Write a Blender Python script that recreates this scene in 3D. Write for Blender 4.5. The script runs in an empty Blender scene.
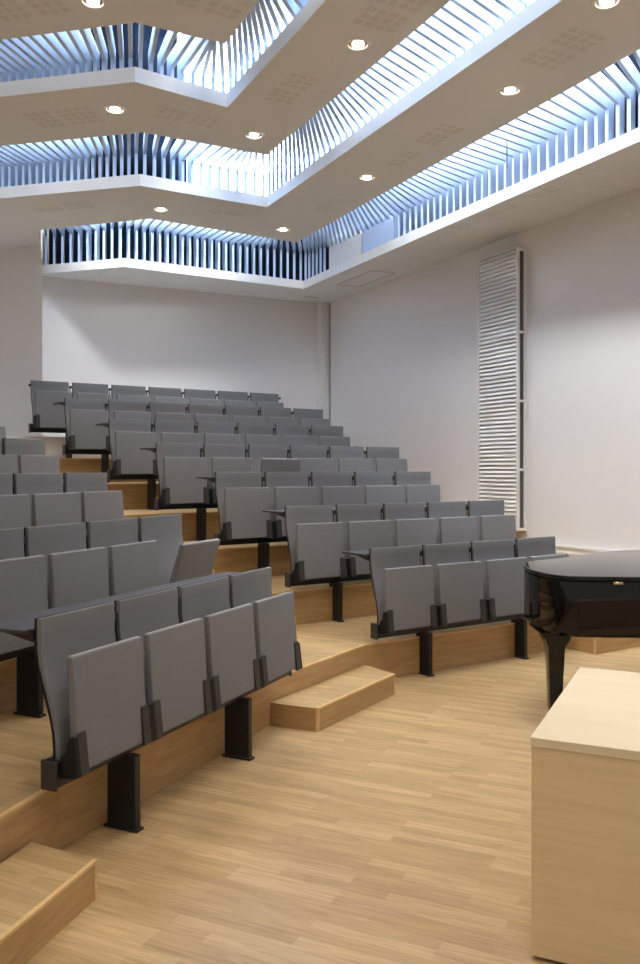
import bpy, bmesh, math, random
from mathutils import Vector, Matrix
random.seed(4)
S = bpy.context.scene
COL = S.collection
R = math.radians
F, V0, EYE = 860.0, 468.0, 1.67

# ------------------------------------------------------------ materials
def new_mat(name):
    m = bpy.data.materials.new(name); m.use_nodes = True
    nt = m.node_tree
    return m, nt, nt.nodes, nt.links, nt.nodes['Principled BSDF']

def plain(name, col, rough=0.5, spec=0.5, metal=0.0, noise=0.0, scale=40, bump=0.0, emit=None, estr=0, coat=0.0):
    m, nt, N, L, b = new_mat(name)
    b.inputs['Base Color'].default_value = (*col, 1)
    b.inputs['Roughness'].default_value = rough
    b.inputs['Specular IOR Level'].default_value = spec
    b.inputs['Metallic'].default_value = metal
    b.inputs['Coat Weight'].default_value = coat
    b.inputs['Coat Roughness'].default_value = 0.03
    tc = N.new('ShaderNodeTexCoord'); n = N.new('ShaderNodeTexNoise')
    n.inputs['Scale'].default_value = scale; n.inputs['Detail'].default_value = 4
    L.new(tc.outputs['Object'], n.inputs['Vector'])
    if noise:
        r = N.new('ShaderNodeMapRange')
        r.inputs['To Min'].default_value = 1 - noise; r.inputs['To Max'].default_value = 1 + noise
        L.new(n.outputs['Fac'], r.inputs['Value'])
        mx = N.new('ShaderNodeVectorMath'); mx.operation = 'SCALE'
        mx.inputs[0].default_value = col
        L.new(r.outputs['Result'], mx.inputs['Scale'])
        L.new(mx.outputs['Vector'], b.inputs['Base Color'])
    if bump:
        bp = N.new('ShaderNodeBump'); bp.inputs['Strength'].default_value = bump; bp.inputs['Distance'].default_value = 0.002
        L.new(n.outputs['Fac'], bp.inputs['Height']); L.new(bp.outputs['Normal'], b.inputs['Normal'])
    if emit:
        b.inputs['Emission Color'].default_value = (*emit, 1)
        b.inputs['Emission Strength'].default_value = estr
    return m

def parquet(name, ang, tint=1.0):
    """oak strip parquet: staves with random tone plus stretched grain"""
    m, nt, N, L, b = new_mat(name)
    tc = N.new('ShaderNodeTexCoord')
    mp = N.new('ShaderNodeMapping'); mp.inputs['Rotation'].default_value = (0, 0, ang)
    L.new(tc.outputs['Object'], mp.inputs['Vector'])
    br = N.new('ShaderNodeTexBrick')
    br.offset = 0.37; br.offset_frequency = 3; br.squash = 1.0
    br.inputs['Scale'].default_value = 1
    br.inputs['Brick Width'].default_value = 0.47
    br.inputs['Row Height'].default_value = 0.062
    br.inputs['Mortar Size'].default_value = 0.0009
    br.inputs['Mortar Smooth'].default_value = 0.3
    br.inputs['Color1'].default_value = (0, 0, 0, 1)
    br.inputs['Color2'].default_value = (1, 1, 1, 1)
    br.inputs['Mortar'].default_value = (0.05, 0.05, 0.05, 1)
    L.new(mp.outputs['Vector'], br.inputs['Vector'])
    ramp = N.new('ShaderNodeValToRGB')
    e = ramp.color_ramp.elements
    e[0].position = 0; e[0].color = (0.51*tint, 0.343*tint, 0.158*tint, 1)
    e[1].position = 1; e[1].color = (0.67*tint, 0.472*tint, 0.240*tint, 1)
    k = e.new(0.5); k.color = (0.58*tint, 0.398*tint, 0.188*tint, 1)
    L.new(br.outputs['Color'], ramp.inputs['Fac'])
    mp2 = N.new('ShaderNodeMapping'); mp2.inputs['Rotation'].default_value = (0, 0, ang); 
    L.new(tc.outputs['Object'], mp2.inputs['Vector'])
    mp3 = N.new('ShaderNodeMapping'); mp3.inputs['Scale'].default_value = (3.0, 42, 10)
    L.new(mp2.outputs['Vector'], mp3.inputs['Vector'])
    n = N.new('ShaderNodeTexNoise'); n.inputs['Scale'].default_value = 1.4; n.inputs['Detail'].default_value = 6
    n.inputs['Distortion'].default_value = 0.8
    L.new(mp3.outputs['Vector'], n.inputs['Vector'])
    rr = N.new('ShaderNodeMapRange'); rr.inputs['From Min'].default_value = 0.3; rr.inputs['From Max'].default_value = 0.7
    rr.inputs['To Min'].default_value = 0.80; rr.inputs['To Max'].default_value = 1.14
    L.new(n.outputs['Fac'], rr.inputs['Value'])
    # big soft patches of board-to-board tone
    mp4 = N.new('ShaderNodeMapping'); mp4.inputs['Scale'].default_value = (0.9, 3.2, 1)
    L.new(mp2.outputs['Vector'], mp4.inputs['Vector'])
    n2 = N.new('ShaderNodeTexNoise'); n2.inputs['Scale'].default_value = 1.3; n2.inputs['Detail'].default_value = 2
    L.new(mp4.outputs['Vector'], n2.inputs['Vector'])
    r2 = N.new('ShaderNodeMapRange'); r2.inputs['From Min'].default_value = 0.3; r2.inputs['From Max'].default_value = 0.7
    r2.inputs['To Min'].default_value = 0.90; r2.inputs['To Max'].default_value = 1.08
    L.new(n2.outputs['Fac'], r2.inputs['Value'])
    mu = N.new('ShaderNodeMath'); mu.operation = 'MULTIPLY'
    L.new(rr.outputs['Result'], mu.inputs[0]); L.new(r2.outputs['Result'], mu.inputs[1])
    vm = N.new('ShaderNodeVectorMath'); vm.operation = 'SCALE'
    L.new(ramp.outputs['Color'], vm.inputs[0]); L.new(mu.outputs[0], vm.inputs['Scale'])
    L.new(vm.outputs['Vector'], b.inputs['Base Color'])
    b.inputs['Roughness'].default_value = 0.36
    b.inputs['Specular IOR Level'].default_value = 0.45
    return m

def veneer(name, c1, c2, scale=(2, 2, 22), rough=0.42, dist=1.2):
    m, nt, N, L, b = new_mat(name)
    tc = N.new('ShaderNodeTexCoord'); mp = N.new('ShaderNodeMapping'); mp.inputs['Scale'].default_value = scale
    L.new(tc.outputs['Object'], mp.inputs['Vector'])
    n = N.new('ShaderNodeTexNoise'); n.inputs['Scale'].default_value = 1.2; n.inputs['Detail'].default_value = 7
    n.inputs['Distortion'].default_value = dist
    L.new(mp.outputs['Vector'], n.inputs['Vector'])
    ramp = N.new('ShaderNodeValToRGB'); e = ramp.color_ramp.elements
    e[0].position = 0.32; e[0].color = (*c1, 1); e[1].position = 0.68; e[1].color = (*c2, 1)
    L.new(n.outputs['Fac'], ramp.inputs['Fac']); L.new(ramp.outputs['Color'], b.inputs['Base Color'])
    b.inputs['Roughness'].default_value = rough
    b.inputs['Specular IOR Level'].default_value = 0.4
    return m

PL_ANG = R(-(90 + 64))
M = {}
M['floor'] = parquet('oak_parquet', PL_ANG, 0.87)
M['riser'] = veneer('oak_veneer', (0.43, 0.265, 0.115), (0.55, 0.355, 0.165))
M['nosing'] = veneer('oak_nosing', (0.66, 0.44, 0.20), (0.80, 0.56, 0.29), (3, 3, 3))
M['maple'] = veneer('maple_veneer', (0.76, 0.60, 0.35), (0.83, 0.67, 0.41), (1.2, 1.2, 26), 0.4, 0.6)
M['maple_top'] = veneer('maple_top', (0.80, 0.68, 0.46), (0.86, 0.74, 0.52), (5, 1.0, 2), 0.38, 0.5)
M['wall'] = plain('wall_paint', (0.76, 0.72, 0.69), 0.75, 0.2, noise=0.015, scale=3)
M['ceil'] = plain('ceiling_plaster', (0.77, 0.765, 0.755), 0.8, 0.2, noise=0.02, scale=2)
M['fascia'] = plain('fascia_paint', (0.80, 0.77, 0.73), 0.55, 0.3, noise=0.01)
M['perf'] = plain('perforated_board', (0.69, 0.675, 0.655), 0.85, 0.1, noise=0.06, scale=150)
M['fin'] = plain('slat_sky_tint', (0.52, 0.64, 0.82), 0.45, 0.4, noise=0.01)  # white slats; the blue of the skylight is put into their colour
M['void'] = plain('void_dark', (0.004, 0.009, 0.022), 0.8, 0.1, noise=0.02)  # near-black colour stands in for the unlit depth between slats
M['fabric'] = plain('grey_wool', (0.205, 0.205, 0.212), 0.95, 0.1, noise=0.30, scale=330, bump=0.6)
M['edge_highlight'] = plain('grey_edge_highlight', (0.32, 0.32, 0.32), 0.9, 0.1, noise=0.1, scale=300)  # paler grey standing in for the top-edge highlight on the fabric
M['shell'] = plain('black_shell', (0.010, 0.010, 0.011), 0.6, 0.3, noise=0.05)
M['steel'] = plain('black_powder_coat', (0.010, 0.010, 0.013), 0.42, 0.5, noise=0.05)
M['bracket'] = plain('charcoal_plastic', (0.040, 0.037, 0.036), 0.5, 0.4, noise=0.05)
M['desk'] = plain('charcoal_laminate', (0.045, 0.045, 0.050), 0.5, 0.4, noise=0.08, scale=200)
M['white'] = plain('white_lacquer', (0.80, 0.78, 0.75), 0.4, 0.4, noise=0.01)
M['slotdark'] = plain('dark_gap', (0.16, 0.15, 0.14), 0.8, 0.1, noise=0.02)
M['piano'] = plain('piano_lacquer', (0.003, 0.003, 0.004), 0.07, 0.42, noise=0.02)
M['brass'] = plain('brass', (0.75, 0.55, 0.28), 0.25, 0.5, 1.0, noise=0.03)
M['chrome'] = plain('lamp_reflector', (0.85, 0.83, 0.80), 0.2, 0.5, 1.0, noise=0.01)
M['bulb'] = plain('lamp_glass', (1, 1, 1), 0.4, emit=(1.0, 0.86, 0.68), estr=14)
M['sky'] = plain('skylight_diffuser', (0.9, 0.95, 1), 0.5, emit=(0.80, 0.90, 1.0), estr=8)
M['line'] = plain('hatch_groove', (0.36, 0.34, 0.32), 0.8, 0.1, noise=0.02)

# ------------------------------------------------------------ mesh helpers
class MB:
    def __init__(s): s.v = []; s.f = []; s.m = []
    def add(s, vs, fs, mi=0):
        o = len(s.v); s.v += [tuple(p) for p in vs]
        for f in fs: s.f.append(tuple(i + o for i in f)); s.m.append(mi)
    def hexa(s, lo, hi, mi=0):
        """lo, hi: 4 points each, counter-clockwise seen from above"""
        s.add(list(lo) + list(hi), [(3, 2, 1, 0), (4, 5, 6, 7), (0, 1, 5, 4), (1, 2, 6, 5), (2, 3, 7, 6), (3, 0, 4, 7)], mi)
    def box(s, x0, x1, y0, y1, z0, z1, mi=0):
        s.hexa([(x0, y0, z0), (x1, y0, z0), (x1, y1, z0), (x0, y1, z0)], [(x0, y0, z1), (x1, y0, z1), (x1, y1, z1), (x0, y1, z1)], mi)
    def prism(s, poly, z0, z1, top=0, side=0, bottom=None):
        n = len(poly); o = len(s.v)
        s.v += [(p[0], p[1], z0) for p in poly] + [(p[0], p[1], z1) for p in poly]
        s.f.append(tuple(o + n + i for i in range(n))); s.m.append(top)
        s.f.append(tuple(o + n - 1 - i for i in range(n))); s.m.append(side if bottom is None else bottom)
        for i in range(n):
            j = (i + 1) % n
            s.f.append((o + i, o + j, o + n + j, o + n + i)); s.m.append(side)
    def profile(s, pts, x0, x1, mi=0):
        """closed (y,z) outline swept along local x"""
        n = len(pts); o = len(s.v)
        s.v += [(x0, p[0], p[1]) for p in pts] + [(x1, p[0], p[1]) for p in pts]
        s.f.append(tuple(o + i for i in range(n))); s.m.append(mi)
        s.f.append(tuple(o + 2*n - 1 - i for i in range(n))); s.m.append(mi)
        for i in range(n):
            j = (i + 1) % n
            s.f.append((o + i, o + n + i, o + n + j, o + j)); s.m.append(mi)
    def lathe(s, prof, seg=24, c=(0, 0, 0), mi=0):
        o = len(s.v); n = len(prof)
        for k in range(seg):
            a = 2*math.pi*k/seg
            for r, z in prof: s.v.append((c[0] + r*math.cos(a), c[1] + r*math.sin(a), c[2] + z))
        for k in range(seg):
            for i in range(n - 1):
                a, b = o + k*n + i, o + ((k + 1) % seg)*n + i
                s.f.append((a, b, b + 1, a + 1)); s.m.append(mi)
    def build(s, name, mats, parent=None, bevel=0, segs=2, smooth=False):
        me = bpy.data.meshes.new(name); me.from_pydata(s.v, [], s.f)
        mats = mats if isinstance(mats, (list, tuple)) else [mats]
        for m in mats: me.materials.append(M[m])
        for p, i in zip(me.polygons, s.m): p.material_index = i
        bm = bmesh.new(); bm.from_mesh(me)
        bmesh.ops.recalc_face_normals(bm, faces=bm.faces)
        if bevel:
            ed = [e for e in bm.edges if e.is_manifold and e.calc_face_angle(0) > R(25)]
            bmesh.ops.bevel(bm, geom=ed, offset=bevel, segments=segs, profile=0.6, affect='EDGES', clamp_overlap=True)
        bm.to_mesh(me); bm.free()
        if smooth or bevel:
            for p in me.polygons: p.use_smooth = True
            me.set_sharp_from_angle(angle=R(40))
        o = bpy.data.objects.new(name, me); COL.objects.link(o)
        if parent: o.parent = parent
        return o

def tag(o, label, cat, group=None):
    o['label'] = label; o['category'] = cat
    if group: o['group'] = group
    return o
def struct(o): o['kind'] = 'structure'; return o
def thing(name, loc=(0, 0, 0), rz=0):
    o = bpy.data.objects.new(name, None); o.empty_display_size = 0.1; COL.objects.link(o)
    o.location = loc; o.rotation_euler = (0, 0, rz); return o
def kids(o): return [c for c in COL.objects if c.parent == o]
def copy_tree(o, parent=None):
    c = o.copy(); COL.objects.link(c); c.parent = parent
    for ch in kids(o): copy_tree(ch, c)
    return c

def frame(th):
    """unit vector along a row (th = bearing from the view axis) and its outward normal"""
    return Vector((math.sin(th), math.cos(th))), Vector((-math.cos(th), math.sin(th)))
def meet(n1, c1, n2, c2):
    d = n1.x*n2.y - n1.y*n2.x
    return Vector(((c1*n2.y - c2*n1.y)/d, (n1.x*c2 - n2.x*c1)/d))
def at(u, v, z):
    """plan position of the point at height z in the direction (u, v): survey of the photograph"""
    y = F*(EYE - z)/(v - V0); return Vector(((u - 320)/F*y, y))

TR, TL, TA, TB = R(55.9), R(24.4), R(31.7), R(16)
dR, nR = frame(TR); dL, nL = frame(TL); dA, nA = frame(TA); dB, nB = frame(TB)
TW = R(-27.05)                                  # bearing of the right wall
dW = Vector((math.sin(TW), math.cos(TW)))       # away from camera
nW = Vector((math.cos(TW), -math.sin(TW)))      # towards the wall
K0 = Vector((0.10, 15.10)); CW = K0.dot(nW)
dC = Vector((math.sin(R(-26.3)), math.cos(R(-26.3)))); nC = Vector((dC.y, -dC.x))   # long ceiling edges
dBk = nW.copy(); nBk = dW.copy()
CB = K0.dot(nBk)
# left end of the back wall
yk = CB/(nBk.y - 0.323*nBk.x); K1 = Vector((-0.323*yk, yk))
dLeft = Vector((-0.95, 0.31)).normalized()
KL = Vector((-.3228*11.9, 11.9)); K2 = KL + dLeft*6.6
WR = K0 - dW*21.0                               # right wall, stage end

# ------------------------------------------------------------ floor and tiers
RISE = 0.298
m = MB(); m.prism([(-10, -4), (WR.x + 0.1, WR.y - 0.0), (K0.x + .2, K0.y + .2), (K2.x, K2.y + .2), (-12, 10)], -0.2, 0, 0, 0)
struct(m.build('floor', 'floor'))

def wall(name, a, b, z1=6.0, t=0.15, out=1):
    d = (b - a).normalized(); n = Vector((-d.y, d.x))*out*t
    m = MB(); pts = [a, b, b + n, a + n]
    m.prism([(p.x, p.y) for p in pts], -0.2, z1)
    return struct(m.build(name, 'wall'))
wall('wall_right', WR, K0, out=-1)
wall('wall_back', K0 + dBk*0.15, K1, out=-1)
wall('wall_left', KL + dLeft*.12, K2, out=-1)
m = MB(); m.prism([(p.x, p.y) for p in (K1, KL, KL + dLeft*.12, K1 + dLeft*.12)], -.2, 6.0); struct(m.build('wall_left', 'wall'))

P2 = Vector((-0.437, 5.40)); P3 = Vector((0.31, 6.61)); P1 = Vector((-1.20, 3.57))
cR0, cL0, cA0, cB0 = 5.33, P1.dot(nL)*0.5 + P2.dot(nL)*0.5, P2.dot(nA)*0.5 + P3.dot(nA)*0.5, P1.dot(nB)
SR, SL, SA, SB = 1.018, 1.0, 1.02, 0.9
tier_pts = []
def offset_line(pts, d):
    out = []
    for i, p in enumerate(pts):
        ns = []
        if i > 0:
            e = (pts[i] - pts[i-1]).normalized(); ns.append(Vector((-e.y, e.x)))
        if i < len(pts) - 1:
            e = (pts[i+1] - pts[i]).normalized(); ns.append(Vector((-e.y, e.x)))
        n = sum(ns, Vector((0, 0))).normalized(); k = n.dot(ns[0])
        out.append(p + n*(d/k))
    return out
for k in range(1, 8):
    j = k - 1
    cR, cL, cA, cB = cR0 + SR*j, cL0 + SL*j, cA0 + SA*j, cB0 + SB*j
    q1 = meet(nB, cB, nL, cL); q2 = meet(nL, cL, nA, cA); q3 = meet(nA, cA, nR, cR)
    q4 = meet(nR, cR, nW, CW - 0.002)
    q0 = q1 - dB*3.5
    tier_pts.append((q0, q1, q2, q3, q4))
    line = [q0, q1, q2, q3, q4]
    far = [K0 + Vector((-.004, -.004)), K1 + Vector((0.004, -.004)), KL + Vector((.004, -.004)), Vector((-9.8, KL.y + 1.9)), Vector((-9.8, min(q0.y, 0.5)))]
    z0, z1 = RISE*(k - 1) + (0.0005 if k > 1 else 0.0), RISE*k
    m = MB(); m.prism([(p.x, p.y) for p in line + far], z0, z1, 0, 1)
    if k == 7:      # white painted ledge behind the last row
        struct(m.build('wall_ledge', 'wall')); break
    t = struct(m.build('floor_tier', ['floor', 'riser']))
    # pale nosing along the front edge of the tier
    inner = offset_line(line, 0.018); outer = offset_line(line, -0.004)
    m = MB()
    for i in range(4):
        a, b, c, d = outer[i], outer[i+1], inner[i+1], inner[i]
        m.hexa([(p.x, p.y, z1 - 0.010) for p in (a, b, c, d)], [(p.x, p.y, z1 + 0.0025) for p in (a, b, c, d)])
    m.build('nosing', 'nosing', t)

# half-height step boxes in the aisles
ORD = ['first', 'second', 'third', 'fourth', 'fifth', 'sixth', 'seventh', 'eighth']
def step_box(bl, br, fr, fl, z0, label):
    """back left, back right (against the riser), front right, front left"""
    t = thing('step_box', (bl.x, bl.y, z0))
    P = [(q.x - bl.x, q.y - bl.y) for q in (bl, fl, fr, br)]
    m = MB(); m.prism(P, 0, .148, 0, 1); m.build('carcass', ['floor', 'riser'], t)
    a, b = Vector(P[1]), Vector(P[2]); e = (b - a).normalized(); n = Vector((-e.y, e.x))
    if n.dot(Vector(P[3]) - b) < 0: n = -n
    m = MB(); q = [a - n*.004, b - n*.004, b + n*.015, a + n*.015]
    m.prism([(p.x, p.y) for p in q], .139, .1515); m.build('nosing', 'nosing', t)
    for c in (a + e*.006, b - e*.006):
        m = MB(); m.box(-.009, .009, -.009, .009, 0, .151)
        o = m.build('corner_strip', 'nosing', t); o.location = (c.x + n.x*.005, c.y + n.y*.005, 0); o.rotation_euler = (0, 0, math.atan2(e.y, e.x))
    return tag(t, label, 'step')
def aisle_step(qa, qb, dd, nn_, na, nb, z0, label, D=.335, ga=.12, gb=.015, maxlen=1.27):
    """between two rows of seats: the sides run square to the rows on either hand"""
    bb = qb - dd*gb - nn_*.004; ln = maxlen; ba = bb - dd*ln
    fb = bb - nb*(D/nb.dot(nn_)); fa = ba - na*(D/na.dot(nn_))
    return step_box(ba, bb, fb, fa, z0, label)
for k in range(1, 7):
    q0, q1, q2, q3, q4 = tier_pts[k-1]
    z0 = RISE*(k - 1)
    where = 'on the stage floor at the foot of the centre aisle' if k == 1 else 'in the centre aisle beside the %s row, right block' % ORD[k-2]
    aisle_step(q2, q3, dA, nA, nL, nR, z0, 'low oak step ' + where, maxlen=1.27 + .05*(k - 1))
    if k <= 2:
        where = 'behind the piano by the right end of the front seats' if k == 1 else 'by the right wall behind the front seat row'
        qe = q4 - dR*.03
        aisle_step(qe - dR*1.3, qe, dR, nR, nR, nR, z0, 'low oak step ' + where)
bl = tier_pts[0][1]
br_ = Vector((-1.175, 3.50)); 
step_box(br_ - dB*1.4, br_, Vector((-.868, 3.335)), Vector((-.868, 3.335)) - dB*1.5, 0, 'low oak step on the stage floor in the bottom left corner')

# ------------------------------------------------------------ seats
PITCH = 0.55
def make_seat():
    t = thing('auditorium_seat')
    front = [(0.0, 1.035), (0.0, .97), (-.001, .90), (-.012, .83), (-.034, .76), (-.058, .69), (-.080, .62), (-.094, .56), (-.100, .50), (-.100, .44)]
    # padded back
    def shell(off0, off1):
        a = []; b = []
        for i, (y, z) in enumerate(front):
            y0, z0 = front[max(i-1, 0)]; y1, z1 = front[min(i+1, len(front)-1)]
            d = Vector((y1 - y0, z1 - z0)).normalized(); n = Vector((-d.y, d.x))   # pointing backwards
            if n.x < 0: n = -n
            a.append((y + n.x*off0, z + n.y*off0*.0)); b.append((y + n.x*off1, z + n.y*off1*.0))
        return a + b[::-1]
    m = MB(); m.profile(shell(0, .024), -.2475, .2475); m.build('backrest', 'fabric', t, bevel=.006)
    m = MB(); m.profile(shell(.0245, .034), -.2495, .2495); m.build('back_shell', 'shell', t)
    return t
def seat_pan(parent, tilt=0.0):
    """upholstered pan that tips about its rear edge; origin at the hinge"""
    m = MB()
    m.profile([(-.030, 0.0), (-.030, .03), (.004, .479), (.036, .479), (.012, .03), (.010, 0.0)], -.2400, .2400)
    o = m.build('seat_pan', 'fabric', parent, bevel=.009, segs=3)
    o.location = (0, -.166, .408); o.rotation_euler = (tilt, 0, 0)
    m = MB(); m.box(-.233, .233, .010, .030, .4792, .4806)
    e = m.build('top_highlight', 'edge_highlight', o, bevel=.0008, segs=1)  # pale strip: highlight from the light above, put in as colour
    return o
def hinge(parent, x):
    m = MB()
    sg = -1 if x < 0 else 1
    m.profile([(-.213, .400), (-.1965, .400), (-.1850, .575), (-.1935, .575)], min(sg*.192, sg*.2445), max(sg*.192, sg*.2445))
    o = m.build('hinge_bracket', 'bracket', parent, bevel=.002, segs=1)
    m = MB(); m.profile([(-.212, .40), (-.120, .385), (-.120, .47), (-.15, .50), (-.165, .56), (-.192, .56)], min(sg*.2448, sg*.2645), max(sg*.2448, sg*.2645)); m.build('hinge_block', 'shell', o)
    return o
proto = make_seat(); seat_pan(proto); hinge(proto, -.2340); hinge(proto, .2340)
COLOURW = 'grey upholstered tip-up seat'
used_proto = [False]
def new_seat():
    if not used_proto[0]:
        used_proto[0] = True; return proto
    return copy_tree(proto)

def project(p, z):
    return 320 + F*p.x/p.y, V0 + F*(EYE - z)/p.y

def bench(block, row, th, end_left, n, z0, side, PITCH=.55, desk=True):
    first_vis = 0
    """one row: frame with legs, the writing desk on its back, and n separate seats"""
    d, nn = frame(th); rz = math.pi/2 - th
    W = PITCH*n
    t = thing('bench_frame', (end_left.x, end_left.y, z0), rz)
    m = MB(); m.box(-.026, W + .004, -.115, -.035, .348, .455); m.build('beam', 'steel', t, bevel=.003, segs=1)
    for x in (-.040, W + .004):
        m = MB(); m.box(x, x + .014, -.122, -.040, .340, .462); m.build('end_plate', 'bracket', t, bevel=.003, segs=1)
    b = 1
    while b < n:
        x = b*PITCH - .075
        lg = MB(); lg.box(x - .020, x + .020, -.165, -.005, .012, .348)
        o = lg.build('leg', 'steel', t, bevel=.003, segs=1)
        ft = MB(); ft.box(x - .027, x + .027, -.180, .010, 0, .012); ft.build('foot_plate', 'steel', o, bevel=.002, segs=1)
        b += 2
    rw = '%s row of the %s block' % ('front' if row == 1 else ORD[row-1], side); rs = '%s row, %s block' % ('front' if row == 1 else ORD[row-1], side)
    tag(t, 'black steel bench frame with flat legs carrying the %s' % rw, 'bench frame', 'bench frames of the seat rows')
    if not desk:
        for i in range(n + 1):
            x = i*PITCH - .0175 if i else -.005
            m = MB(); m.box(x - .013, x + .013, .006, .045, .955, .985)
            if 0 < i < n: m.box(x - .006, x + .006, .036, .05, .464, .985)
            m.build('back_link', 'steel', t)
    else:
        # desk on the back of the row, serving the row behind
        k = thing('writing_desk', (end_left.x, end_left.y, z0), rz)
        m = MB(); m.box(-.035, W - .02, .050, .350, .972, .988); m.build('desk_top', 'desk', k, bevel=.003, segs=1)
        for i in range(n + 1):
            x = i*PITCH - .0175
            if i == 0: x = .012
            if i == n: x = W - .05
            y0 = .036 if i in (0, n) else .004
            m = MB()
            if i in (0, n): m.profile([(.038, .935), (.052, .935), (.20, .963), (.30, .966), (.30, .9705), (.038, .9705)], x - .005, x + .005)
            else: m.profile([(-.033, .464), (-.010, .464), (.020, .70), (.046, .93), (.30, .958), (.30, .9705), (.038, .9705), (.008, .72)], x - .005, x + .005)
            m.box(x - .013, x + .013, y0, .050, .945, .9855)
            m.build('support_arm', 'steel', k)
        tag(k, 'charcoal writing desk along the back of the %s' % rw, 'desk', 'writing desks behind the seat rows')
    for i in range(first_vis, n):
        c = end_left + d*(PITCH*i + .2555)
        s = new_seat(); s.location = (c.x, c.y, z0); s.rotation_euler = (0, 0, rz)
        if side == 'right':
            who = '%s from centre aisle' % ORD[i]
        else:
            who = '%s from centre aisle' % ORD[n - 1 - i]
        if n - 1 - i == 0 and side == 'left': who = 'next to the centre aisle'
        if i == 0 and side == 'right': who = 'next to the centre aisle'
        state = 'folded'
        if side == 'left' and row == 2 and i == n - 1:
            state = 'half tipped down'
            for c_ in kids(s):
                if c_.name.startswith('seat_pan'): c_.rotation_euler = (R(21), 0, 0)
        if side == 'right' and row == 4 and i == 2:
            state = 'tipped forward'
            for c_ in kids(s):
                if c_.name.startswith('seat_pan'): c_.rotation_euler = (R(14), 0, 0)
        tag(s, 'grey tip-up seat %s, %s, %s' % (state, who, rs), 'seat', 'tip-up seats of the %s seat block' % side)

NR = [4, 5, 5, 6, 6, 7, 7]
AR = [4.13, 3.98, 3.76, 3.60, 3.47, 3.29, 3.18]
CR = [5.38, 6.41, 7.32, 8.35, 9.37, 10.39, 11.46]
for k in range(7):
    bench('R', k + 1, TR, dR*AR[k] + nR*CR[k], NR[k], RISE*k, 'right', desk=k < 6)
NL = [4, 5, 5, 6, 7]
EL = [4.895, 5.32, 5.77, 6.15, 6.52]
CL = [2.564, 3.526, 4.56, 5.56, 6.56]
PL = .532
for k in range(5):
    n = NL[k]; a = EL[k] - n*PL + .035
    # seats wholly outside the frame on the left are left out
    fv = 0
    while fv < n:
        p = dL*(a + PL*(fv + 1)) + nL*CL[k]
        if project(p, RISE*k + 1)[0] > -12: break
        fv += 1
    if fv >= n: fv = n - 1
    bench('L', k + 1, TL, dL*(a + PL*fv) + nL*CL[k], n - fv, RISE*k, 'left', PITCH=PL)

# ------------------------------------------------------------ ceiling: stepped slabs with slatted light slots
Z = {1: 4.55, 2: 4.75, 3: 4.90, 4: 5.05}
TH = 0.125
def ext(p, d, n): return p + d*n
def ring(left, c1, c2, z, lx=None, right=True):
    a = at(*left, z); b = at(*c1, z); c = at(*c2, z)
    if lx is not None:
        dd = (a - b).normalized(); a = b + dd*((lx - b.x)/dd.x)
    return [a, b, c, c - dC*((c.y + 3.5)/dC.y)]
F1 = ring((42, 274), (125, 267), (303.7, 289), Z[1])
S2 = ring((41, 230), (150, 218.7), (296, 242.5), Z[2])
F2 = ring((0, 198.7), (140, 186), (267.5, 207.5), Z[2], -9)
S3 = ring((0, 146), (142.5, 132.5), (267, 155), Z[3], -9)
F3 = ring((0, 97.5), (135, 82.5), (228, 108), Z[3], -9)
S4 = ring((0, 40), (135, 22.5), (225, 44), Z[4], -9)
W1 = [K1 + Vector((0.0, -.002)), K0.lerp(K1, .62), K0, WR]
W1 = [K1, meet(nBk, CB, Vector((1, 0)), F1[1].x - .3), K0, K0 - dW*((K0.y + 3.5)/dW.y)]
def slab(name, inner, outer, z, extra=None, th=TH):
    m = MB()
    for i in range(len(inner) - 1):
        a, b, c, d = inner[i], inner[i+1], outer[i+1], outer[i]
        m.hexa([(p.x, p.y, z) for p in (a, b, c, d)], [(p.x, p.y, z + th) for p in (a, b, c, d)])
    if extra: m.prism([(p.x, p.y) for p in extra], z, z + th)
    # merge into a clean shell: drop the faces between neighbouring pieces
    o = m.build(name, 'ceil')
    bm = bmesh.new(); bm.from_mesh(o.data); bmesh.ops.remove_doubles(bm, verts=bm.verts, dist=1e-4)
    seen = {}
    for f in bm.faces: seen.setdefault(frozenset(v.index for v in f.verts), []).append(f)
    bmesh.ops.delete(bm, geom=[f for fs in seen.values() if len(fs) > 1 for f in fs], context='FACES')
    bm.to_mesh(o.data); bm.free()
    return struct(o)
slabs = {}
slabs[1] = slab('ceiling', F1, W1, Z[1])
slabs[2] = slab('ceiling', F2, S2, Z[2], None)
# the part of the second slab that reaches the left wall
m = MB(); ew = Vector((-9, KL.y + (KL.x + 9)*0.31/0.95 - .004))
# left of the slot the second slab runs on to the wall
m.prism([(p.x, p.y) for p in (S2[0], KL, ew, F2[0], F2[0] + (F2[1] - F2[0])*((S2[0].x - F2[0].x)/(F2[1].x - F2[0].x)))], Z[2] + .0004, Z[2] + TH)
struct(m.build('ceiling', 'ceil'))
slabs[3] = slab('ceiling', F3, S3, Z[3])
inner4 = [Vector((-9, -3.5)), Vector((-3, -3.5)), Vector((-1, -3.5)), Vector((S4[3].x - .3, -3.5))]
slabs[4] = slab('ceiling', inner4, S4, Z[4])
# fascia boards lining the camera-side edges
for f, z in ((F1, Z[1]), (F2, Z[2]), (F3, Z[3])):
    o_ = offset_line(f, -0.012) ; i_ = offset_line(f, 0.0)
    m = MB()
    for i in range(3):
        m.hexa([(p.x, p.y, z - .001) for p in (o_[i], o_[i+1], i_[i+1], i_[i])], [(p.x, p.y, z + TH + .002) for p in (o_[i], o_[i+1], i_[i+1], i_[i])])
    struct(m.build('trim_%d' % (1 + (z > 4.6) + (z > 4.8)), 'fascia'))
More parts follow.
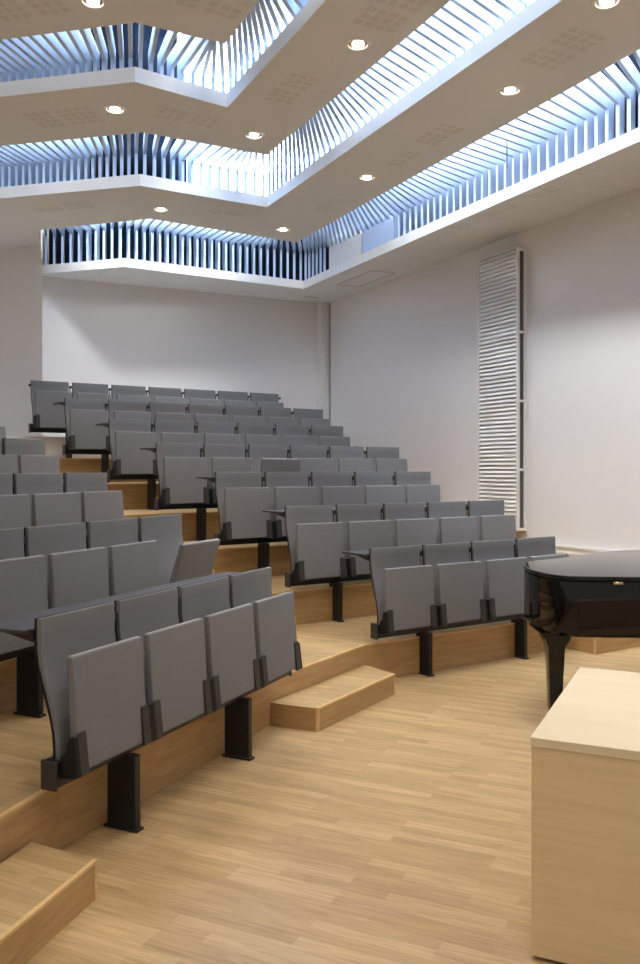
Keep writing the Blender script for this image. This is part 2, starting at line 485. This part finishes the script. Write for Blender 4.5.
# roof over the void; dark sheet added behind slats so gaps stay dark
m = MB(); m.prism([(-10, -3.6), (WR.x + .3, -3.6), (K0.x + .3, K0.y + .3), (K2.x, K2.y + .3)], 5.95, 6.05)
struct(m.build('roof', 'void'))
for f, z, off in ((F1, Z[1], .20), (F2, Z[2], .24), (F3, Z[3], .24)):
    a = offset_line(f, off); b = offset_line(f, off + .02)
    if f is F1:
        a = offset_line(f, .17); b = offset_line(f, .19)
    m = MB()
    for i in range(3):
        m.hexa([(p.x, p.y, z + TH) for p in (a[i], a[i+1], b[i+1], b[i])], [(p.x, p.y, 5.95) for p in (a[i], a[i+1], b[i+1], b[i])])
    struct(m.build('dark_backing', 'void'))
# end of the outer slot at the left
m = MB(); e0 = S2[0]; e1 = KL + Vector((.002, -.003)); nn = Vector((-.03, 0))
m.prism([(p.x, p.y) for p in (e0, e1, e1 + nn, e0 + nn)], Z[1] + .02, 5.9); struct(m.build('slot_end_panel', 'wall'))

# slats
ZB = 5.12
def slats(outer, inner, i, pitch, zf, name, label, skip=None, zo=5.12, fan=False):
    a0, a1, b0, b1 = outer[i], outer[i+1], inner[i], inner[i+1]
    L_ = (a1 - a0).length; n = max(2, int(L_/pitch)); t_ = (a1 - a0)/L_
    A0, A1, B0, B1 = a0.dot(t_), a1.dot(t_), b0.dot(t_), b1.dot(t_)
    sh0 = (B0 - A0) if i > 0 else 0.0; sh1 = (B1 - A1) if i < 2 else 0.0
    def ease(x): x = min(1, max(0, x)); return 1 - x*x*(3 - 2*x)
    m = MB(); w = .017
    for k in range(n):
        s_ = (k + .5)/n*L_
        pa = a0 + t_*s_; al = A0 + s_
        al += sh0*ease(s_/max(.6, min(L_*.5, 2.6*abs(sh0) + .3))) + sh1*ease((L_ - s_)/max(.6, min(L_*.5, 2.0*abs(sh1) + .3)))
        al = max(B0, al) if i == 0 else al
        if fan: al += 0.9*(1 - ease((s_ - 5.6)/2.6))
        zu = zo + (ZB - zo)*(ease(s_/1.4) if i == 2 else 0.0)
        q = b0 + (b1 - b0)*((al - B0)/(B1 - B0))
        r = (pa - q).normalized(); s = Vector((-r.y, r.x))*w
        o0 = pa + r*.015; o1 = pa + r*.125; q2 = q - r*.10
        if not (skip and skip[0] < s_ < skip[1]):
            m.hexa([(*(p), zf + TH + .003) for p in (o0 - s, o1 - s, o1 + s, o0 + s)], [(*(p), zu + .13) for p in (o0 - s, o1 - s, o1 + s, o0 + s)])
        # top board
        zz = (ZB, zu, zu, ZB); qq = (q2 - s, o0 - s, o0 + s, q2 + s)
        m.hexa([(*p, z_) for p, z_ in zip(qq, zz)], [(*p, z_ + .13) for p, z_ in zip(qq, zz)])
    o = m.build(name, 'fin'); return tag(o, label, 'slats', 'slatted screens in the ceiling slots')
WH = {1: 'lowest ceiling slot', 2: 'middle ceiling slot', 3: 'upper ceiling slot'}
PT = {1: (.135, .118, .135), 2: (.088, .105, .12), 3: (.082, .09, .135)}
ZO = {1: 4.99, 2: 4.92, 3: 5.05}
SD = ['left stretch', 'centre stretch', 'long right stretch']
for j, (fo, si) in {1: (F1, S2), 2: (F2, S3), 3: (F3, S4)}.items():
    for i in range(3):
        fo_, si_ = list(fo), list(si)
        slats(fo_, si_, i, PT[j][i], Z[j], 'slat_screen', 'row of slats with painted skylight tint bent over the %s, %s' % (WH[j], SD[i]), (.80, 2.80) if (j, i) == (1, 2) else None, ZO[j] if i == 2 else ZB, (j, i) == (1, 2))

# skylight panes above the slots
def pane(outer, inner, i, f0=0.0, f1=1.0, g0=0.15, g1=0.6, z=5.62, name='skylight'):
    a0, a1, b0, b1 = outer[i], outer[i+1], inner[i], inner[i+1]
    def P(f, g): return b0.lerp(b1, f).lerp(a0.lerp(a1, f), g)
    return [P(f0, g0), P(f1, g0), P(f1, g1), P(f0, g1)]
def area(name, pts, z, power, color):
    c = sum(pts, Vector((0, 0)))/4
    lx = ((pts[1] - pts[0]).length + (pts[2] - pts[3]).length)/2; ly = (pts[3] - pts[0]).length
    d = (pts[1] - pts[0]).normalized()
    l = bpy.data.lights.new(name, 'AREA'); l.shape = 'RECTANGLE'; l.size = lx; l.size_y = ly
    l.energy = power*lx*ly; l.color = color
    o = bpy.data.objects.new(name, l); COL.objects.link(o)
    o.location = (c.x, c.y, z); o.rotation_euler = (0, 0, math.atan2(d.y, d.x))
    return o
SKYC = (0.90, 0.95, 1.0)
GG = ((.35, .5), (.38, .52), (0.05, .22))
for fo, si, pw in ((F1, S2, (170, 300, 250)), (F2, S3, (150, 150, 140)), (F3, S4, (160, 150, 140))):
    for i in range(3):
        segs = [(0, 1)] if i < 2 else [(0, .25), (.25, .5), (.5, .75), (.75, 1)]
        for (f0, f1) in segs:
            area('skylight_lamp', pane(fo, si, i, f0, f1, *GG[i]), 5.75, pw[i], SKYC)

# bright skylight panes over the bend of the middle and upper slots
def sky_window(idx, fo, si, fa, fb):
    """glazed stretch: from fraction fa of the centre side to fraction fb of the right side"""
    o = [fo[1].lerp(fo[2], fa), fo[2], fo[2].lerp(fo[3], fb)]; i_ = [si[1].lerp(si[2], fa), si[2], si[2].lerp(si[3], fb)]
    oo = offset_line(o, .185); oi = offset_line(o, .205)
    t = MB()
    for k in range(2):
        t.hexa([(*p, 5.50) for p in (i_[k], i_[k+1], oo[k+1], oo[k])], [(*p, 5.53) for p in (i_[k], i_[k+1], oo[k+1], oo[k])])
        t.hexa([(*p, 4.90 + (.13 if idx == 2 else 0)) for p in (oo[k], oo[k+1], oi[k+1], oi[k])], [(*p, 5.53) for p in (oo[k], oo[k+1], oi[k+1], oi[k])])
    struct(t.build('window_%d' % idx, 'sky'))
sky_window(1, F2, S3, .40, .36)
sky_window(2, F3, S4, .55, .10)

# perforated acoustic fields, hatch, downlights, rods
def local(p, d, n, x, y): return p + d*x + n*y
def perf(parent, c, d, z, nx, ny, s=.062, g=.028, skip=()):
    n = Vector((-d.y, d.x)); m = MB()
    for i in range(nx):
        for j in range(ny):
            if (i, j) in skip: continue
            x = (i - (nx - 1)/2)*(s + g) + (.05 if i >= nx//2 else 0); y = (j - (ny - 1)/2)*(s + g)
            q = [c + d*(x + a*s/2) + n*(y + b*s/2) for a, b in ((-1, -1), (1, -1), (1, 1), (-1, 1))]
            m.hexa([(*p, z - .0015) for p in q], [(*p, z + .001) for p in q])
    return m.build('perforated_field', 'perf', parent)
dF = (F2[2] - F2[1]).normalized(); d1 = (F2[1] - F2[0]).normalized()
for (u, v, k, d, nx, ny) in ((565, 48, 2, dW, 6, 4), (440, 134, 2, dW, 5, 3), (405, 158, 2, dW, 4, 2), (330, 205, 2, dW, 5, 2), (225, 212, 2, dF, 5, 2),
                          (60, 207, 2, d1, 8, 3), (395, 8, 3, dW, 6, 4), (292, 88, 3, dW, 6, 3), (185, 117, 3, dF, 6, 3), (62, 118, 3, d1, 7, 4),
                          (350, 283, 1, dW, 4, 2), (470, 222, 1, dW, 6, 2), (500, 210, 1, dW, 5, 2), (545, 192, 1, dW, 4, 2), (25, 8, 4, d1, 6, 3), (200, 4, 4, dF, 6, 2)):
    c = at(u, v, Z[k]); perf(slabs[k], c, d, Z[k], nx, ny)
# access hatch in the outermost slab
c = at(365, 279, Z[1]); n_ = Vector((-dW.y, dW.x)); m = MB()
hx, hy, w = .55, .20, .012
for (x0, x1, y0, y1) in ((-hx, hx, -hy, -hy + w), (-hx, hx, hy - w, hy), (-hx, -hx + w, -hy, hy), (hx - w, hx, -hy, hy)):
    q = [c + dW*x + n_*y for x, y in ((x0, y0), (x1, y0), (x1, y1), (x0, y1))]
    m.hexa([(*p, Z[1] - .003) for p in q], [(*p, Z[1] + .001) for p in q])
m.build('access_hatch', 'line', slabs[1])
# round diffuser by the corner
cd = Vector((-.17, 14.55)); m = MB(); m.lathe([(.0, -.012), (.09, -.014), (.13, -.02), (.135, -.006), (.12, 0)], 28)
o = m.build('ceiling_diffuser', 'white'); o.location = (cd.x, cd.y, Z[1]); tag(o, 'round white air diffuser on the ceiling by the back corner pilaster', 'vent')

def downlight(c, z, label, power, blend=.7, ang=110):
    t = thing('downlight', (c.x, c.y, z))
    m = MB(); m.lathe([(.072, -.002), (.076, -.010), (.100, -.008), (.103, 0)], 32); m.build('trim_ring', 'white', t, smooth=True)
    m = MB(); m.lathe([(.0705, -.004), (.069, -.0015), (.045, -.0012)], 32); m.build('reflector', 'chrome', t, smooth=True)
    m = MB(); m.lathe([(.044, -.0015), (.043, -.012), (.030, -.022), (0.0001, -.026)], 24); m.build('bulb', 'bulb', t, smooth=True)
    l = bpy.data.lights.new('bulb_light', 'SPOT'); l.energy = power; l.spot_size = R(ang); l.spot_blend = blend
    l.color = (1.0, .89, .76); l.shadow_soft_size = .06
    o = bpy.data.objects.new('bulb_light', l); COL.objects.link(o); o.parent = t; o.location = (0, 0, -.10)
    return tag(t, label, 'ceiling light', 'recessed downlights')
PW = 62
for (u, v, k, lab) in ((161, 209, 2, 'small lit downlight in the lowest panel, nearest the left bend'), (283, 229, 2, 'small downlight in the lowest panel beside the right bend'),
                       (367, 177, 2, 'downlight in the long right panel, below the bright slot'), (510, 90, 2, 'bright downlight far right in the long ceiling panel'), (607, 1, 2, 'downlight at the top right edge of the photo'),
                       (115, 109, 3, 'bright downlight in the middle panel, left of the photo'), (254, 135, 3, 'downlight in the middle panel, near its bend'),
                       (358, 44, 3, 'largest bright downlight, upper middle of the photo'), (93, 1, 4, 'bright downlight cut by the top left edge of the photo')):
    downlight(at(u, v, Z[k]), Z[k], 'round recessed ' + lab, PW)
for (x, y) in ((-2.6, 4.6), (-2.2, 2.0), (0.2, 4.6), (0.8, 2.2), (2.6, 3.6), (3.4, 1.2), (-.6, .2)):
    z = 5.05
    l = downlight(Vector((x, y)), z, 'round recessed downlight over the stage, above the frame of the photo', PW*1.3)

def rod(u, v0, v1, z_low, lab):
    p = at(u, v1, z_low); ztop = EYE + (V0 - v0)*p.y/F
    m = MB(); m.lathe([(.0001, 0), (.005, 0), (.005, ztop - z_low), (.0001, ztop - z_low)], 8)
    o = m.build('suspension_rod', 'bracket'); o.location = (p.x, p.y, z_low); tag(o, lab, 'rod')
rod(423, 50, 89, Z[2] + TH, 'thin rod hanging in the middle slot, right of the large downlight')
rod(507, 141, 168, Z[1] + TH, 'thin rod in the lowest slot, left of the far right stretch')
rod(204, 58, 91, Z[3] + TH, 'thin rod in the upper slot beside its bright bend')
rod(96, 138, 182, Z[2] + TH, 'thin rod in the middle slot, left stretch')

# white duct boxes inside the outer slot
p = F1[2] - dW*1.05
for (s0, s1, h, lab) in ((.86, 1.87, .47, 'white duct box inside the lowest slot, just right of its bend'), (1.89, 2.74, .47, 'pale duct box inside the lowest slot, right of its white twin')):
    a = F1[2] - dC*s0 + nC*.02; b = F1[2] - dC*s1 + nC*.02
    a2, b2 = a + nC*.08, b + nC*.08
    m = MB(); m.prism([(q.x, q.y) for q in (a, b, b2, a2)], Z[1] + TH + .004, Z[1] + TH + h)
    o = m.build('duct_box', 'ceil' if s0 < 1 else 'fin', bevel=.004); tag(o, lab, 'duct')

# ------------------------------------------------------------ right wall: tall louvred panel, pilaster, trunking
def wall_pt(u):
    k = (u - 320)/F; # point on the right wall seen in column u
    y = CW/(nW.y + k*nW.x); return Vector((k*y, y))
a = wall_pt(527.0); zb, zt = 0.915, 4.33
t = thing('wall_diffuser', (a.x, a.y, zb), math.atan2(dW.y, dW.x))     # local x runs away from the camera, local y into the room
H = zt - zb; Wd = .76; dep = .155
m = MB()
n = 66
for k in range(n):
    z0 = .02 + k*(H - .04)/n; hh = (H - .04)/n
    m.profile([(dep - .030, z0), (dep - .004, z0 + hh*.12), (dep - .004, z0 + hh*.30), (dep - .030, z0 + hh*.93)], .022, Wd - .022)
m.build('louvre_panel', 'white', t)
m = MB(); m.box(.022, Wd - .022, dep - .045, dep - .034, .02, H - .02); m.build('back_plate', 'slotdark', t)
m = MB()
m.box(0, .022, dep - .045, dep, 0, H); m.box(Wd - .022, Wd, dep - .045, dep, 0, H); m.box(.022, Wd - .022, dep - .045, dep, H - .018, H); m.box(.022, Wd - .022, dep - .045, dep, 0, .018)
m.build('frame', 'white', t, bevel=.003, segs=1)
m = MB(); m.box(0, .03, .002, .035, 0, H); m.build('wall_rail', 'white', t)
m = MB(); m.box(.045, Wd - .04, .004, dep - .05, .01, H - .02); m.build('plenum', 'slotdark', t)
for z in (.0, .72, 1.55, 2.38, H - .04):
    m = MB(); m.box(.004, .024, .035, dep - .045, z, z + .03); m.build('spacer', 'white', t)
tag(t, 'tall white louvred air panel standing off the right wall', 'air panel')
# pilaster and pipe in the corner
b0 = K0 - dBk*.02
q = [K0 - dBk*.17 - nBk*.002, K0 - dBk*.004 - nBk*.002, K0 - dBk*.004 - nBk*.14, K0 - dBk*.17 - nBk*.14]
m = MB(); m.prism([(p.x, p.y) for p in q], RISE*7 + .001, Z[1] - .002); struct(m.build('pilaster', 'fascia', bevel=.004, segs=1))
p = K0 - dBk*.012 - nBk*.175
m = MB(); m.lathe([(.0001, 0), (.014, 0), (.014, 2.44), (.0001, 2.44)], 12); o = m.build('corner_pipe', 'line'); o.location = (p.x, p.y, RISE*7)
tag(o, 'thin grey pipe running up the corner beside the pilaster', 'pipe')
# low trunking along the right wall
a = wall_pt(531); b = K0 - dW*16
m = MB(); pts = [a - nW*.002, b - nW*.002, b - nW*.05, a - nW*.05]
m.prism([(p.x, p.y) for p in pts], .70, .785); m.prism([(p.x, p.y) for p in (a - nW*.05, b - nW*.05, b - nW*.062, a - nW*.062)], .765, .79)
struct(m.build('trim_4', 'white'))
# small sensors
p = wall_pt(628.5)
m = MB(); m.lathe([(.0001, 0), (.03, 0), (.026, .02), (.0001, .024)], 16); o = m.build('wall_sensor', 'white')
o.location = (p.x - nW.x*.001, p.y - nW.y*.001, EYE + (V0 - 214)*p.y/F); o.rotation_euler = (0, -math.pi/2, math.atan2(nW.y, nW.x))
tag(o, 'tiny round white sensor high on the right wall', 'sensor')

# ------------------------------------------------------------ demonstration desk, front right
c0 = Vector((.714, 2.925)); tht = R(25.0)
t = thing('desk', (c0.x, c0.y, 0), math.pi/2 - tht)      # local x = along the left side, local -y = to the right
Ld, Wdk, Hd = 1.136, 1.6, .755
m = MB(); m.box(0, Ld, -Wdk, 0, Hd - .032, Hd); m.build('desk_top', 'maple_top', t, bevel=.002, segs=1)
m = MB(); m.box(.026, Ld - .006, -.028, -.004, .0, Hd - .032); m.build('side_panel', 'maple', t)
m = MB(); m.box(.006, Ld - .006, -Wdk + .004, -Wdk + .028, .0, Hd - .032); m.build('side_panel', 'maple', t)
m = MB(); m.box(.004, .0258, -Wdk + .004, -.004, .012, Hd - .032); m.build('front_panel', 'maple', t)
m = MB(); m.box(Ld - .026, Ld - .010, -Wdk + .03, -.030, .012, Hd - .034); m.build('back_panel', 'maple', t)
m = MB(); m.box(.05, Ld - .05, -Wdk + .06, -.06, .0, .05); m.build('plinth', 'shell', t)
tag(t, 'pale maple box desk in the bottom right corner, in front of the piano', 'desk')

# ------------------------------------------------------------ grand piano
ZL = 1.0
t = thing('grand_piano', (1.95, 5.6, 0))
ox, oy = 1.95, 5.6
def smoothpoly(pts, it=3):
    for _ in range(it):
        q = []
        for i in range(len(pts)):
            a, b = Vector(pts[i]), Vector(pts[(i+1) % len(pts)])
            q += [a.lerp(b, .25), a.lerp(b, .75)]
        pts = q
    return [Vector(p) for p in pts]
# plan outline (world): straight bass side near the camera, tail at left, bent side behind, keyboard right
ctl = [(x + .11, y) for x, y in [(1.46, 5.32), (1.34, 5.42), (1.28, 5.66), (1.29, 5.95), (1.38, 6.17), (1.56, 6.32), (1.80, 6.50), (2.10, 6.84), (2.40, 7.04), (2.80, 7.10), (3.14, 7.09)]]
keyb = [(3.50, 7.08), (3.48, 5.26)]
def case_outline(off=0.0):
    pts = [Vector(p) for p in ctl]
    res = [Vector(keyb[1]), Vector((2.0, 5.285))]
    # Chaikin on the open run
    run = [Vector((1.75, 5.30))] + pts + [Vector((3.30, 7.085))]
    for _ in range(3):
        q = [run[0]]
        for i in range(len(run) - 1): q += [run[i].lerp(run[i+1], .25), run[i].lerp(run[i+1], .75)]
        q.append(run[-1]); run = q
    out = [Vector(keyb[1])] + run + [Vector(keyb[0])]
    if off:
        n = len(out); res = []
        for i in range(n):
            e1 = (out[i] - out[i-1]).normalized(); e2 = (out[(i+1) % n] - out[i]).normalized()
            nn = Vector((e1.y + e2.y, -(e1.x + e2.x))).normalized()   # inward/outward
            k = max(.5, nn.dot(Vector((e1.y, -e1.x))))
            res.append(out[i] + nn*(off/k))
        out = res
    return [(p.x - ox, p.y - oy) for p in out][::-1]
m = MB(); m.prism(case_outline(0.0), .640, .965); m.build('case', 'piano', t, bevel=.004, segs=2)
m = MB(); m.prism(case_outline(-.006), .975, ZL); lid = m.build('lid', 'piano', t, bevel=.008, segs=3)
m = MB(); m.prism(case_outline(.012), .9652, .9748); m.build('lid_felt_gap', 'shell', t)
m = MB(); m.prism(case_outline(.03), .618, .6398); m.build('soundboard_rim', 'piano', t)
# under-frame beams
m = MB(); m.box(2.02 - ox, 3.3 - ox, 5.36 - oy, 5.48 - oy, .590, .6178); m.build('under_beam', 'piano', t, bevel=.004)
m = MB(); m.box(1.42 - ox, 1.78 - ox, 5.50 - oy, 5.86 - oy, .600, .6178); m.build('leg_block', 'piano', t, bevel=.006)
def pleg(x, y):
    m = MB(); prof = [(.0001, .05), (.036, .05), (.040, .07), (.046, .30), (.058, .50), (.082, .545), (.086, .56), (.086, .6145), (.0001, .6145)]
    o = len(m.v)
    # square tapered leg
    prev = None
    lv = [(.034, .055), (.040, .10), (.046, .30), (.055, .50), (.080, .550), (.084, .575), (.084, .5998)]
    vs = []; fs = []
    for h, z in lv: vs += [(x - h, y - h, z), (x + h, y - h, z), (x + h, y + h, z), (x - h, y + h, z)]
    for i in range(len(lv) - 1):
        for j in range(4): fs.append((i*4 + j, i*4 + (j+1) % 4, i*4 + 4 + (j+1) % 4, i*4 + 4 + j))
    fs.append((3, 2, 1, 0)); n4 = len(vs); fs.append((n4-4, n4-3, n4-2, n4-1))
    m.add(vs, fs); lg = m.build('leg', 'piano', t, bevel=.006)
    c = MB(); c.lathe([(.0001, -.012), (.026, -.012), (.026, .012), (.0001, .012)], 20)
    w = c.build('castor', 'brass', lg); w.rotation_euler = (math.pi/2, 0, 0); w.location = (x, y, .026)
    c = MB(); c.box(x - .02, x + .02, y - .018, y + .018, .044, .056); c.build('castor_mount', 'brass', lg)
pleg(1.545 - ox, 5.66 - oy); pleg(3.30 - ox, 5.45 - oy); pleg(3.30 - ox, 6.90 - oy)
m = MB(); m.box(1.80 - ox, 1.86 - ox, 5.272 - oy, 5.284 - oy, .955, .970); m.build('lid_hinge', 'brass', t, bevel=.002, segs=1)
m = MB(); m.box(2.7 - ox, 2.76 - ox, 5.272 - oy, 5.284 - oy, .955, .970); m.build('lid_hinge', 'brass', t, bevel=.002, segs=1)
m = MB(); m.box(3.5 - ox, 3.68 - ox, 5.30 - oy, 7.04 - oy, .655, .72); m.build('keybed', 'piano', t, bevel=.004)
m = MB(); m.box(3.52 - ox, 3.66 - ox, 5.36 - oy, 6.98 - oy, .7205, .74); m.build('keyboard', 'white', t)
m = MB(); m.box(3.2 - ox, 3.26 - ox, 6.10 - oy, 6.26 - oy, .10, .6176); m.build('pedal_lyre', 'piano', t, bevel=.004)
tag(t, 'glossy black grand piano with closed lid, tail towards the seats', 'piano')

# ------------------------------------------------------------ world, camera
w = bpy.data.worlds.new('world'); S.world = w; w.use_nodes = True
bg = w.node_tree.nodes['Background']; bg.inputs['Color'].default_value = (1.0, .95, .90, 1); bg.inputs['Strength'].default_value = 0.34
cam = bpy.data.cameras.new('camera'); co = bpy.data.objects.new('camera', cam); COL.objects.link(co)
co.location = (0, 0, EYE); co.rotation_euler = (math.pi/2, 0, 0)
cam.sensor_fit = 'VERTICAL'; cam.sensor_height = 24; cam.lens = F/964*24
cam.shift_y = -(482 - V0)/964; cam.clip_start = .05; cam.clip_end = 100
S.camera = co
S.view_settings.view_transform = 'Standard'; S.view_settings.look = 'None'
S.view_settings.gamma = 1; S.view_settings.use_curve_mapping = False
S.view_settings.exposure = 0.34
